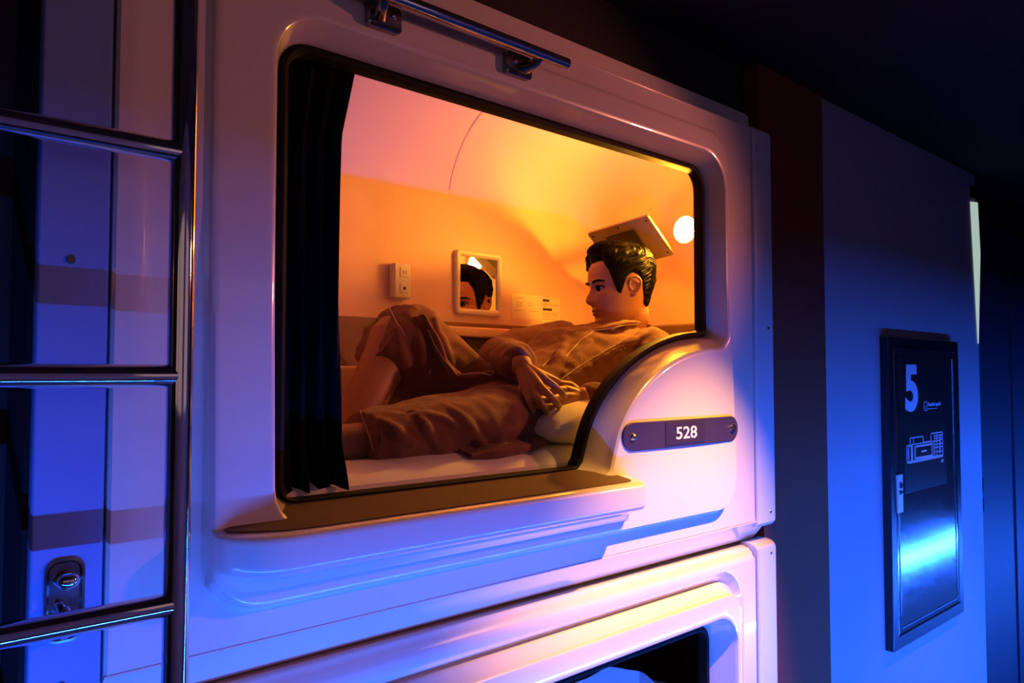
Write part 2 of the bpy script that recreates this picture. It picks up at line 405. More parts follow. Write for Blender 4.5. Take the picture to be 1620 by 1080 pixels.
# cabin liner: back wall, cove, ceiling, end walls
def liner(name, x0, x1, z_lo, z_wall, z_top, parent, m):
    prof = [(0.066, z_lo), (0.60, z_lo), (0.72, z_lo + 0.002)]
    prof += [(0.72, z) for z in np.linspace(z_lo + 0.05, z_wall, 6)]
    cy, cz = 0.72 - 0.30, z_wall; rz = z_top - z_wall
    prof += [(cy + 0.30*math.cos(a), cz + rz*math.sin(a)) for a in np.linspace(0.12, PI/2, 16)]
    prof += [(0.25, z_top), (0.12, z_top - 0.01), (0.066, z_top - 0.02)]
    R = 0.12; rings = []
    for t in list(np.linspace(0, 1, 6))[0:1] + [0.0]:
        pass
    X = [x0] + list(np.linspace(x0 + 0.05, x1 - R, 8)) + [x1 - R + R*math.sin(a) for a in np.linspace(0.15, PI/2, 10)]
    for x in X:
        d = 0.0
        if x > x1 - R: u = (x - (x1 - R))/R; d = R*(1 - math.sqrt(max(0.0, 1 - u*u)))
        rings.append([Vector((x, y if y < 0.3 else 0.3 + (y - 0.3)*(0.42 - d)/0.42, z if z < z_wall else z_wall + (z - z_wall)*(1 - 0.55*d/R))) for y, z in prof])
    mb = MB(); mb.loft(rings, True, True, closed=False); return part(mb, name, m, parent, sharp=60)
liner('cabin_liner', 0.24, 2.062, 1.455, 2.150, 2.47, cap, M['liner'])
# brown wainscot along back and end, with a ledge
W = MB(); path = [(0.26, 0.7135), (1.935, 0.7135)] + [(1.935 + 0.119*math.sin(a), 0.5945 + 0.119*math.cos(a)) for a in np.linspace(0.15, PI/2, 10)] + [(2.054, 0.075)]
W.loft([[Vector((x, y, 1.50)) for x, y in path] , [Vector((x, y, 1.852)) for x, y in path], [Vector((x, y, 1.857)) if i < 2 else Vector((x + 0.004, y + 0.003, 1.857)) for i, (x, y) in enumerate(path)]], False, False, closed=False)
part(W, 'wainscot_panel', M['brown_panel'], cap)
part(MB().box(1.20, 1.86, 0.672, 0.7145, 1.812, 1.842, 0.005), 'wall_ledge', M['liner'], cap)
part(MB().box(0.28, 1.17, 0.64, 0.7145, 1.55, 1.722, 0.008), 'wall_ledge', M['liner'], cap)
rib = MB(); rr = []
for a in np.linspace(0.33, 1.25, 18):
    yy, zz = (0.7185, 2.150 + a*0.1) if a < 0 else (0.42 + 0.2985*math.cos(a), 2.150 + 0.3185*math.sin(a))
    ny, nz = (1, 0) if a < 0 else (math.cos(a), math.sin(a))
    rr.append([Vector((1.47 + o - 0.015*a, yy - ny*h, zz - nz*h)) for o, h in ((-0.012, 0), (-0.005, 0.0007), (0.005, 0.0007), (0.012, 0))])
rib.loft(rr); part(rib, 'ceiling_rib', M['liner'], cap)

def side_trim(parent, z0, z1, round_top, screws, seam):
    x0, x1 = 1.972, 2.074; r = 0.022
    mb = MB(); sec = []
    ol = [(x0, 0.045), (x0, 0.002), (x0 + 0.004, -0.003), (x0 + 0.011, -0.005), (x1 - 0.012, -0.005), (x1 - 0.004, -0.002), (x1, 0.006), (x1, 0.045)]
    def ring(z, dy): return [Vector((x, min(0.05, y + dy), z)) for x, y in ol]
    zs = [(z0, 0.030), (z0 + 0.003, 0.014), (z0 + 0.009, 0.005), (z0 + 0.018, 0.0), (z1 - 0.018, 0.0), (z1 - 0.009, 0.005), (z1 - 0.003, 0.014), (z1, 0.030)]
    mb.loft([ring(z, d) for z, d in zs])
    t = part(mb, 'side_trim', M['trim'], parent, sharp=50)
    for z in screws:
        part(MB().cyl((2.040, -0.0045, z), (0, -1, 0), 0.0052, 0.0022, 16, 0.0035).cyl((2.040, -0.0066, z), (0, -1, 0), 0.0013, 0.0004, 8), 'screw', M['steel'], t)
side_trim(cap, 1.275, 2.400, False, (1.318, 1.83), 0)

# ------------------------------------------------------------------ lower capsule
low = empty('sleeping_capsule', 'lower sleeping capsule with grooved frame, below the one holding the man', 'capsule', (0.325, 0, 0.15), 'stacked sleeping capsules')
LB = [(0.325, 0.16), (1.968, 0.16), (1.968, 1.225), (0.325, 1.225)]
def lo(d): return rrect(0.40 + d, 1.905 - d, 0.25 + d, 1.190 - d, 0.10 - d*0.5 if d < 0.08 else 0.06)
LO = rrect(0.585, 1.793, 0.33, 1.050, 0.045)
CL = (1.18, 0.70)
def lb(d): return [(0.325 + .15*d, 0.16 + d), (1.968 - .15*d, 0.16 + d), (1.968 - .15*d, 1.229 - d), (0.325 + .15*d, 1.229 - d)]
spec = [(lb(0), 0.070), (lb(0), 0.045), (lb(.0012), 0.034), (lb(.004), 0.024), (lb(.010), 0.013), (lb(.0205), 0.004), (lb(.028), 0.001), (lb(.035), 0.0),
        (lo(0.002), 0.0), (lo(0.007), 0.003), (lo(0.020), 0.016), (lo(0.026), 0.0185), (lo(0.030), 0.016), (lo(0.047), -0.022), (lo(0.054), -0.0285), (lo(0.064), -0.030),
        (offset(LO, 0.044), -0.030), (offset(LO, 0.036), -0.0275), (offset(LO, 0.030), -0.018), (offset(LO, 0.022), 0.008), (offset(LO, 0.0005), 0.050), (LO, 0.062), (offset(LO, 0.012), 0.064), (rrect(0.235, 2.068, 0.20, 1.222, 0.01), 0.066)]
adopt(rings_to_frame('front_frame', spec, CL, M['plastic'], None, corners=LB), low)
part(MB().loft([[Vector((x, y, z)) for y, z in [(0.046, 1.2270), (0.0465, 1.2300), (0.12, 1.2305), (0.12, 1.225)]] for x in (0.325, 2.035)]), 'top_return', M['plastic'], low, sharp=50)
Gm = MB()
Gm.loft([[Vector((x, y, z)) for x, z in cast(offset(LO, d), CL, ga)] for d, y in gsec + gsec[:1]], False, False)
part(Gm, 'window_gasket', M['rubber'], low)
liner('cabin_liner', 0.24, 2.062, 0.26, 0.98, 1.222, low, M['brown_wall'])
side_trim(low, 0.17, 1.2365, True, (1.204,), 0)

# ------------------------------------------------------------------ post left of the capsules
post = empty('column_cover', 'blue grey column cover beside the capsules, seen behind the chrome ladder', 'column', (0.28, 0.05, 0))
part(MB().box(0.236, 0.3225, 0.004, 0.022, 0.0, 2.60, 0.004), 'cover_panel', M['post'], post)
for z in (1.851, 1.299): part(MB().cyl((0.2750, 0.0045, z), (0, -1, 0), 0.0062, 0.003, 16, 0.0048).cyl((0.2750, 0.0015, z), (0, -1, 0), 0.002, 0.0004, 8), 'screw', M['steel'], post)
rg = MB()
def yring(P, y): return [Vector((x, y, z)) for x, z in P]
a0 = rrect(0.2525, 0.2995, 1.355, 1.462, 0.016, 5)
rg.loft([yring(a0, 0.0045), yring(a0, 0.0010), yring(offset(a0, -0.003)[:len(a0)] if False else rrect(0.2555, 0.2965, 1.358, 1.459, 0.014, 5), 0.0005), yring(rrect(0.2585, 0.2935, 1.361, 1.456, 0.012, 5), 0.0035)], False, True)
gp = part(rg, 'recessed_grip', M['steel'], post); tag(gp, 'dark metal grip')
part(MB().sphere((0.2780, -0.006, 1.434), 0.014, 18, (1, 0.8, 0.8)), 'knob', M['chrome'], gp)
part(MB().tube([(0.2700, 0.002, 1.405), (0.2740, -0.016, 1.392), (0.2740, -0.010, 1.370)], 0.008, 12, 4, True), 'latch', M['chrome'], gp)

# ------------------------------------------------------------------ ladder
lad = empty('ladder', 'polished chrome tube ladder standing in front of the capsule edge', 'ladder', (0.18, -0.095, 0))
LY = -0.095
for x in (0.382, -0.035): part(MB().tube([(x, LY, 0.0), (x, LY, 2.60)], 0.0165, 32, 1), 'rail', M['chrome'], lad)
rz = [1.9915 - 0.2935*k for k in range(-2, 7)]
for z in rz: 
    part(MB().tube([(-0.030, LY, z), (0.377, LY, z)], 0.0150, 32, 1), 'rung', M['chrome'], lad)

# ------------------------------------------------------------------ hand rail on the capsule top
hr = empty('grab_rail', 'polished chrome grab rail on two brackets above the capsule window', 'rail', (0.9, -0.05, 2.32))
part(MB().tube([(0.60, -0.058, 2.333), (1.160, -0.058, 2.333)], 0.0115, 28, 1), 'bar', M['chrome'], hr)
for x, s in ((0.745, -1), (1.062, 1)):
    b = MB(); P = round_poly([(x-0.034, 2.292), (x+0.034, 2.292), (x+0.034, 2.338), (x-0.034, 2.338)], 0.010, 4)
    b.loft([yring(P, 0.004), yring(P, -0.0215), yring(rrect(x-0.031, x+0.031, 2.295, 2.335, 0.008, 4)[:len(P)] if False else [(x + (px-x)*0.93, 2.315 + (pz-2.315)*0.92) for px, pz in P], -0.0235)])
    b.tube([(x + s*0.012, -0.020, 2.312), (x + s*0.020, -0.040, 2.316), (x + s*0.024, -0.058, 2.331)], [0.0125, 0.010, 0.0085], 14, 5)
    br = part(b, 'bracket', M['steel'], hr)
    part(MB().sphere((x - s*0.014, -0.024, 2.318), 0.0058, 14), 'bolt', M['chrome'], br)

# ------------------------------------------------------------------ number plate
FY = -0.0245
npl = empty('number_plate', 'dark rounded number plate reading 528 on the shoulder panel', 'sign', (1.603, FY, 1.560))
P = arc(1.837-0.0318, 1.560, 0.0318, 0.0318, -90, 90, 14) + arc(1.370+0.0318, 1.560, 0.0318, 0.0318, 90, 270, 14)
part(MB().loft([yring(P, FY + 0.001), yring(P, FY - 0.0035), yring([(x + (1.603-x)*0.006, z + (1.56-z)*0.04) for x, z in P], FY - 0.0045)]), 'plate', M['plate'], npl)
ins = part(MB().box(1.523, 1.683, FY-0.0062, FY-0.004, 1.5335, 1.5865, 0.0006), 'number_insert', M['insert'], npl)
adopt(text_on_wall('numeral', '528', M['white'], None, 1.605, FY-0.0064, 1.5605, 0.05, 0.62, 0.0006, height=0.0295, width=0.085), ins)
part(MB().cyl((1.403, FY-0.004, 1.5595), (0, -1, 0), 0.0095, 0.0035, 20, 0.008).sphere((1.403, FY-0.0075, 1.5595), 0.0082, 16, (1, 0.6, 1)), 'screw', M['brass'], npl)
part(MB().cyl((1.809, FY-0.004, 1.5605), (0, -1, 0), 0.0100, 0.0050, 20, 0.0088), 'screw', M['brass'], npl)
part(MB().cyl((1.809, FY-0.0084, 1.5605), (0, -1, 0), 0.0056, 0.0010, 16), 'screw_recess', M['hole'], npl)

# ------------------------------------------------------------------ bedding and curtain
def heaped(x0, x1, y0, y1, z0, z1, amp, seed, nx=90, ny=46, r=0.02, rz=None):
    mb = MB(); g = []
    for i in range(nx+1):
        row = []
        for j in range(ny+1):
            x = x0 + (x1-x0)*i/nx; y = y0 + (y1-y0)*j/ny
            e = min(x-x0, x1-x, y-y0, y1-y); ed = min(1.0, e/r)
            h = z1 - (r*(1 - math.sqrt(max(0, 1-(1-ed)**2))) if rz is None else rz*(0.8*(1-ed)**2 + 0.2*(1-ed)**8))
            h += amp*ed*(noise.noise(Vector((x*3+seed, y*9, 0))) + 0.5*noise.noise(Vector((x*9+seed, y*14, 3))))
            row.append(Vector((x, y, h)))
        g.append(row)
    v = [p for r_ in g for p in r_]; W_ = ny+1
    f = [(i*W_+j, (i+1)*W_+j, (i+1)*W_+j+1, i*W_+j+1) for i in range(nx) for j in range(ny)]
    n0 = len(v); border = [i*W_ for i in range(nx+1)] + [nx*W_+j for j in range(1, ny+1)] + [i*W_+ny for i in range(nx-1, -1, -1)] + [j for j in range(ny-1, 0, -1)]
    v += [Vector((v[b].x, v[b].y, z0)) for b in border]
    k = len(border)
    f += [(border[a], n0+a, n0+(a+1) % k, border[(a+1) % k]) for a in range(k)] + [tuple(n0+a for a in range(k))]
    return mb.add(v, f)
mt = heaped(0.26, 2.045, 0.088, 0.705, 1.458, 1.537, 0.007, 1.0, 160, 90, 0.09, 0.036).build('mattress', M['sheet'])
tag(mt, 'mattress under a white sheet, on which the man reclines', 'mattress')
# pillow
def pillow(cx, cy, cz, lx, ly, lz, yaw, tilt):
    mb = MB(); n, m_ = 40, 28; v = []
    for s in (1, -1):
        for i in range(n+1):
            for j in range(m_+1):
                a = -1 + 2*i/n; b = -1 + 2*j/m_
                t = max(0, (1-abs(a)**2.6)*(1-abs(b)**2.6))**0.5
                wv = 0.05*noise.noise(Vector((a*3, b*3, s*2)))
                p = Vector((a*lx*(1-0.06*b*b), b*ly*(1-0.06*a*a), s*lz*t*(1+wv)))
                v.append(p)
    W_ = m_+1; N = (n+1)*W_; f = []
    for s in (0, 1):
        for i in range(n):
            for j in range(m_):
                q = [s*N+i*W_+j, s*N+(i+1)*W_+j, s*N+(i+1)*W_+j+1, s*N+i*W_+j+1]; f.append(q if s == 0 else q[::-1])
    R = Matrix.Rotation(yaw, 3, 'Z') @ Matrix.Rotation(tilt, 3, 'Y')
    mb.add([R @ p + Vector((cx, cy, cz)) for p in v], f); return mb
pl = pillow(1.535, 0.176, 1.592, 0.265, 0.092, 0.056, 0.0, -0.06)
me = pl.mesh('pillow'); bm = bmesh.new(); bm.from_mesh(me); bmesh.ops.remove_doubles(bm, verts=bm.verts, dist=0.0005); bm.to_mesh(me); bm.free()
tag(link('pillow', me, M['sheet'], sharp=80), 'white pillow tucked under the man\'s arm beside the shoulder panel', 'pillow')

bd = MB(); rings = []
for i in range(17):
    t = -1 + 2*i/16; k = math.sqrt(max(0.02, 1 - t*t))
    rings.append([Vector((1.53 + 0.15*t, 0.645 + 0.058*k*math.cos(a)*(1 + .12*noise.noise(Vector((t*3, a, 1)))), 1.652 + 0.125*k*math.sin(a)*(1 + .15*noise.noise(Vector((t*2, a*2, 5)))))) for a in [2*PI*q/26 for q in range(26)]])
bd.loft(rings); tag(bd.build('cloth_bundle', M['dark_cloth'], sharp=0), 'black cloth bundle on the mattress behind the man\'s waist', 'cloth')

# curtain
cu = MB(); n = 90; rows = 40; v = []
def curtain_right(z):
    t = (2.25 - z)/0.75
    return 0.748 - 0.022*min(1, t*6) + 0.0*t - 0.006*math.sin(t*3)
for i in range(rows+1):
    z = 2.262 - (2.262-1.502)*i/rows
    xr = curtain_right(z)
    if i > rows-4: xr += 0.014*(i-rows+4)/4
    for j in range(n+1):
        u = j/n; x = 0.555 + (xr-0.555)*u
        y = 0.085 + 0.010*math.sin(u*31 + 0.6*math.sin(i*0.12)) + 0.003*math.sin(u*67 + i*0.2) + 0.004*(i/rows)*math.sin(u*12)
        zz = z + (0.006*math.sin(u*17) if i == rows else 0)
        v.append(Vector((x, y, zz)))
f = [(i*(n+1)+j, i*(n+1)+j+1, (i+1)*(n+1)+j+1, (i+1)*(n+1)+j) for i in range(rows) for j in range(n)]
v2 = [p + Vector((0, 0.0025, 0)) for p in v]; N = len(v)
edge = [i*(n+1) for i in range(rows+1)]; edr = [i*(n+1)+n for i in range(rows+1)]; bot = [rows*(n+1)+j for j in range(n+1)]; tp = list(range(n+1))
f2 = [tuple(N+q for q in reversed(t)) for t in f]
for E_ in (edge, edr, bot, tp): f2 += [(E_[k], E_[k+1], N+E_[k+1], N+E_[k]) for k in range(len(E_)-1)]
cu.add(v + v2, f + f2)
tag(cu.build('curtain', M['curtain'], sharp=60), 'black cloth curtain drawn to the left side of the upper window', 'curtain')

# bed linen in the lower capsule
tag(heaped(0.26, 2.045, 0.070, 0.705, 0.262, 0.35, 0.004, 5.0, 40, 20, 0.02).build('mattress', M['sheet']), 'mattress in the lower capsule under the rumpled duvet', 'mattress')
dv = MB(); n, m_ = 110, 60; v = []
for i in range(n+1):
    for j in range(m_+1):
        x = 0.50 + 1.46*i/n; y = 0.085 + 0.30*j/m_
        e = min(1, min(i, n-i)/14.0)*min(1, min(j, m_-j)/3.0)
        ridge = 0.64 - 0.55*max(0.0, x-1.46) - 0.9*max(0.0, 1.05-x)
        h = 0.36 + (0.02 + ridge + 0.05*noise.noise(Vector((x*5, y*5, 1))) + 0.022*noise.noise(Vector((x*15, y*13, 4))))*math.sqrt(max(0.0, e))
        v.append(Vector((x, y, max(0.352, h))))
f = [(i*(m_+1)+j, (i+1)*(m_+1)+j, (i+1)*(m_+1)+j+1, i*(m_+1)+j+1) for i in range(n) for j in range(m_)]
N = len(v); v += [Vector((p.x, p.y, 0.351)) for p in v]; 
f2 = [tuple(N+q for q in reversed(t)) for t in f]; W_ = m_+1
for E_ in ([i*W_ for i in range(n+1)], [i*W_+m_ for i in range(n+1)], list(range(W_)), [n*W_+j for j in range(W_)]): f2 += [(E_[k], E_[k+1], N+E_[k+1], N+E_[k]) for k in range(len(E_)-1)]
dv.add(v, f + f2)
tag(dv.build('duvet', M['duvet'], sharp=80), 'rumpled white duvet heaped up inside the lower capsule', 'duvet')

# ------------------------------------------------------------------ fittings on the cabin wall
WY = 0.7195
mi = empty('wall_mirror', 'small rectangular wall mirror in a rounded cream frame', 'mirror', (1.578, WY, 1.98))
def frame_rings(x0, x1, z0, z1, wd):
    o = lambda d, r: rrect(x0+d, x1-d, z0+d, z1-d, r, 6)
    return [(o(0, .014), 0.0), (o(0.0, .014), -0.008), (o(0.003, .012), -0.013), (o(0.008, .010), -0.015), (o(wd-.006, .006), -0.014), (o(wd-.001, .004), -0.010), (o(wd, .003), -0.004), (o(wd+0.002, .003), -0.001)]
part(MB().loft([yring(P, WY + y) for P, y in frame_rings(1.484, 1.672, 1.882, 2.079, 0.019)], False, False), 'frame', M['socket'], mi)
part(MB().box(1.500, 1.656, WY-0.005, WY-0.003, 1.898, 2.063), 'glass', M['mirror'], mi)
ot = empty('wall_outlet', 'cream double wall outlet left of the mirror', 'outlet', (1.280, WY, 1.965))
part(MB().box(1.2515, 1.3085, WY-0.028, WY+0.001, 1.914, 2.014, 0.006), 'housing', M['socket'], ot)
for zc, kind in ((1.988, 0), (1.943, 1)):
    sk = part(MB().box(1.270, 1.298, WY-0.030, WY-0.027, zc-0.0135, zc+0.0135, 0.0015), 'socket', M['socket'], ot)
    if kind == 0: part(MB().box(1.2785, 1.2805, WY-0.0306, WY-0.029, zc-0.005, zc+0.005).box(1.2875, 1.2895, WY-0.0306, WY-0.029, zc-0.005, zc+0.005), 'slots', M['hole'], sk)
    else: part(MB().cyl((1.2845, WY-0.029, zc), (0, -1, 0), 0.0055, 0.0018, 18, 0.004), 'jack', M['hole'], sk)
st = empty('instruction_sticker', 'faint printed instruction sticker on the cabin wall beside the mirror', 'sticker', (1.85, WY, 1.92))
part(MB().box(1.722, 1.862, WY-0.0006, WY+0.0004, 1.880, 1.962), 'sheet', M['faint'] if False else M['paper'], st)
part(MB().box(1.8625, 1.948, WY-0.0007, WY+0.0004, 1.870, 1.958), 'sheet', M['paper'], st)
pr = MB(); fp = MB()
for a, b, c, d in ((1.8645, 1.895, 1.944, 1.952), (1.8645, 1.908, 1.914, 1.922)): part(MB().box(a, b, WY-0.0012, WY-0.0006, c, d), 'heading_print', M['print'], st, smooth=False)
for z, x1 in ((1.936, 1.885), (1.934, 1.94), (1.928, 1.888), (1.905, 1.942), (1.899, 1.938), (1.893, 1.90), (1.885, 1.935)): fp.box(1.8655, x1, WY-0.0011, WY-0.0006, z-0.0011, z+0.0011)
for x0, x1, z in ((1.735, 1.77, 1.946), (1.75, 1.775, 1.950), (1.735, 1.775, 1.908), (1.80, 1.84, 1.908)): fp.box(x0, x1, WY-0.0011, WY-0.0006, z-0.0011, z+0.0011)
for x0, x1, z0, z1 in ((1.745, 1.757, 1.920, 1.938), (1.763, 1.768, 1.922, 1.936), (1.797, 1.815, 1.924, 1.936)):
    fp.box(x0, x1, WY-0.0011, WY-0.0006, z0, z0+0.002).box(x0, x1, WY-0.0011, WY-0.0006, z1-0.002, z1).box(x0, x0+0.002, WY-0.0011, WY-0.0006, z0, z1).box(x1-0.002, x1, WY-0.0011, WY-0.0006, z0, z1)
fpo = part(fp, 'fine_print', M['faint'], st, smooth=False); fpo['kind'] = 'stuff'

# reading lamp
LC = Vector((1.976, 0.226, 2.133))
rl = empty('reading_lamp', 'glowing round reading lamp on the cabin end wall', 'lamp', tuple(LC))
bw = MB(); prof = [(2.062, .022), (2.040, .024), (2.016, .028), (2.004, .034), (1.990, .039), (1.976, .041), (1.974, .040), (1.988, .037), (2.000, .032), (2.010, .024), (2.012, .004)]
bw.loft([[Vector((x, LC.y + r*math.cos(a), LC.z + r*math.sin(a))) for a in [2*PI*k/40 for k in range(40)]] for x, r in prof])
part(bw, 'shade', M['socket'], rl)
part(MB().sphere(LC, 0.0265, 28), 'globe', M['globe'], rl)

# tilted panel above the man's head
A_, B_, R_ = Vector((1.875, 0.529, 2.148)), Vector((1.875, 0.290, 2.171)), Vector((2.011, 0.292, 2.068))
mo = empty('monitor', 'tilted grey brown panel with dark inner plate above the man\'s head', 'monitor', tuple(A_))
eu = (B_ - A_); ev = (R_ - B_); nn = eu.cross(ev).normalized()
if nn.x > 0: nn = -nn          # faces down towards the bed
def slab(u0, u1, v0, v1, d0, d1, r):
    P = rrect(u0, u1, v0, v1, r, 5); U = eu.normalized(); V = ev.normalized()
    return MB().loft([[A_ + U*a + V*b + nn*d for a, b in P] for d in (d0, d1)])
Lu, Lv = eu.length, ev.length
body = part(slab(0, Lu, 0, Lv, 0, -0.008, 0.008), 'housing', M['monitor'], mo, sharp=30)
ip = part(slab(Lu*0.23, Lu*0.70, Lv*0.20, Lv*1.0-0.012, 0.003, -0.001, 0.002), 'mount_plate', M['monitor_dark'], mo, sharp=30); tag(ip, 'dark inner plate')
U = eu.normalized(); V = ev.normalized()
for a, b in ((0.06, 0.10), (0.94, 0.10), (0.94, 0.90), (0.5, 0.07)): part(MB().cyl(A_ + eu*a + ev*b, nn, 0.0035, 0.0015, 12), 'screw', M['hole'], mo)
pc = A_ + eu*0.5 + ev*0.5
part(MB().tube([pc - nn*0.006, pc - nn*0.03 + Vector((0.05, 0, 0)), Vector((2.058, pc.y, pc.z + 0.03))], 0.011, 14, 6), 'arm', M['monitor_dark'], mo)

# ------------------------------------------------------------------ cabinet on the corridor wall
CX0, CX1, CZ0, CZ1 = 2.945, 3.665, 0.707, 1.838
CF = 0.030
cb = empty('wall_cabinet', 'dark glossy metal wall cabinet carrying the big number five and floor plan', 'cabinet', (CX0, 0.06, CZ0))
o = lambda d: rrect(CX0+d, CX1-d, CZ0+d, CZ1-d, 0.004, 2)
part(MB().loft([yring(o(0), 0.061), yring(o(0), CF+0.002), yring(o(0.002), CF), yring(o(0.045), CF), yring(o(0.048), CF+0.003), yring(o(0.049), CF+0.016)], False, False), 'frame', M['cab_frame'], cb)
dr = part(MB().box(CX0+0.050, CX1-0.050, CF+0.001, CF+0.016, CZ0+0.050, CZ1-0.050, 0.003), 'door', M['cabinet'], cb)
dr2 = MB(); q = rrect(CX0+0.068, CX1-0.068, CZ0+0.068, CZ1-0.068, 0.004, 2); q2 = rrect(CX0+0.073, CX1-0.073, CZ0+0.073, CZ1-0.073, 0.004, 2)
dr2.loft([yring(q, CF+0.002), yring(q, CF-0.001), yring(q2, CF-0.001), yring(q2, CF+0.002)], False, False)
part(dr2, 'beading', M['steel'], dr)
hd = part(MB().box(2.990, 3.040, CF-0.006, CF+0.002, 1.195, 1.335, 0.003), 'handle', M['trim'], dr)
part(MB().cyl((3.015, CF-0.006, 1.295), (0, -1, 0), 0.012, 0.004, 18).box(3.002, 3.028, CF-0.012, CF-0.006, 1.262, 1.274, 0.002), 'lock', M['steel'], hd)
SX0, SX1, SZ0, SZ1 = 3.066, 3.492, 1.258, 1.800
SYF = CF - 0.003
sg = part(MB().box(SX0, SX1, SYF, CF+0.002, SZ0, SZ1, 0.001), 'sign_plate', M['film'], cb)
adopt(text_on_wall('numeral', '5', M['print_lilac'], None, 3.142, SYF-0.0008, 1.648, 0.25, 1.0, 0.009, height=0.178, width=0.122), sg)
lg = MB()
def rect_line(x0, x1, z0, z1, t): 
    for a in ((x0, x1, z0, z0+t), (x0, x1, z1-t, z1), (x0, x0+t, z0, z1), (x1-t, x1, z0, z1)): lg.box(a[0], a[1], SYF-0.0012, SYF-0.0002, a[2], a[3])
rect_line(3.262, 3.296, 1.558, 1.594, 0.003); lg.box(3.272, 3.286, SYF-0.0012, SYF-0.0002, 1.573, 1.575); lg.box(3.274, 3.284, SYF-0.0012, SYF-0.0002, 1.566, 1.568)
part(lg, 'pictogram', M['print_lilac'], sg, smooth=False)
adopt(text_on_wall('caption', 'Standard capsule', M['print_lilac'], None, 3.372, SYF-0.0008, 1.581, 0.02, 1.0, 0.0003, height=0.019, width=0.135), sg)
lg2 = MB()
x = 3.306
for wv in (0.012, 0.018, 0.009, 0.015, 0.020): lg2.box(x, x+wv, SYF-0.0012, SYF-0.0002, 1.5635, 1.5665); x += wv + 0.004
part(lg2, 'caption', M['print_lilac'], sg, smooth=False)
fpn = MB()
def seg(a, b, t=0.0035):
    a = Vector((a[0], a[1])); b = Vector((b[0], b[1])); d = (b-a).normalized(); nrm = Vector((-d.y, d.x))*t/2; a -= d*t/2; b += d*t/2
    P = [a+nrm, a-nrm, b-nrm, b+nrm]; fpn.loft([yring([tuple(p) for p in P], SYF-0.0002), yring([tuple(p) for p in P], SYF-0.0012)])
def poly(P, t=0.0035, close=True):
    for i in range(len(P) if close else len(P)-1): seg(P[i], P[(i+1) % len(P)], t)
X0, Z0 = 3.086, 1.368
def q_(u, v): return (X0 + u*0.365, Z0 + v*0.100)
poly([q_(0, .05), q_(0, .66), q_(.09, .66), q_(.09, .93), q_(.44, .93), q_(.44, .70), q_(.66, .70), q_(.66, 1.0), q_(1.0, 1.0), q_(1.0, .08)])
poly([q_(.05, .0), q_(.05, .60), q_(.14, .68), q_(.90, .68), q_(1.0, .72)], 0.003, False)
poly([q_(.20, .12), q_(.20, .60), q_(.72, .60), q_(.72, .12)], 0.003); poly([q_(.23, .16), q_(.23, .56), q_(.68, .56), q_(.68, .16)], 0.002)
for u in (.76, .83): seg(q_(u, .1), q_(u, .96), 0.003)
for v_ in (.25, .42, .55, .78, .88): seg(q_(.76, v_), q_(1.0, v_), 0.0028)
seg(q_(.13, .12), q_(.13, .60), 0.012); seg(q_(.045, .2), q_(.045, .5), 0.008); seg(q_(.92, .2), q_(.92, .9), 0.008); seg(q_(.18, .93), q_(.18, .70), 0.0025); seg(q_(.40, .36), q_(.52, .36), 0.006); seg(q_(0, .05), q_(.05, 0), 0.003); seg(q_(.05, 0), q_(1.0, .02), 0.003)
part(fpn, 'floor_plan', M['print_lilac'], sg, smooth=False)
adopt(text_on_wall('caption', '5F', M['print_lilac'], None, 3.444, SYF-0.0008, 1.352, 0.02, 1.0, 0.0, height=0.011, width=0.026), sg)

# ------------------------------------------------------------------ end of the corridor
d1 = struct('door_1', MB().box(4.10, 5.30, 0.10, 0.16, 0.0, 2.45, 0.004), M['door'])
struct('door_edge', MB().box(4.64, 4.648, 0.090, 0.102, 0.0, 2.42, 0.003), M['door'], d1)
for z in (1.187, 1.095): struct('hinge', MB().cyl((4.105, 0.088, z-0.03), (0, 0, 1), 0.010, 0.06, 12), M['chrome'], d1)
struct('wall_end', MB().box(8.6, 8.7, -2.2, 1.2, 0.0, CEIL), M['black'])
struct('trim_4', MB().box(5.30, 8.6, 0.10, 0.20, 0.0, CEIL), M['black'])
struct('trim_5', MB().box(4.03, 4.10, 0.11, 0.20, 0.0, 1.85).box(4.03, 5.3, 0.165, 0.2, 1.85, CEIL), M['black'])
sl = MB(); PS = [(3.975, 2.50), (4.085, 2.50), (4.09, 2.27), (4.05, 2.02), (4.022, 1.83)]
gap = struct('window_1', MB().box(3.96, 4.10, 0.052, 0.06, 2.505, 2.56, 0.002), M['cab_frame'])
PS = [(3.955, 2.485), (4.045, 2.495), (4.064, 2.26), (4.034, 2.03), (4.010, 1.84)]
struct('pane', MB().loft([yring(PS, 0.0585), yring(PS, 0.054)]), M['slit'], gap)  # glowing wedge stands in for light coming through the door gap

# ------------------------------------------------------------------ the reclining man
CAMM = (Matrix.Translation((0, -DIST, EYE)) @ cam.rotation_euler.to_matrix().to_4x4())
def sight(px, py):
    return (CAMM.to_3x3() @ Vector(((px-810)/F_PX, -(py-540)/F_PX, -1.0))).normalized()
def at(px, py, y):
    """the point at depth y seen at a given place of the photograph (used as a ruler)"""
    d = sight(px, py); return Vector((0, -DIST, EYE)) + d*((y + DIST)/d.y)
from mathutils.bvhtree import BVHTree

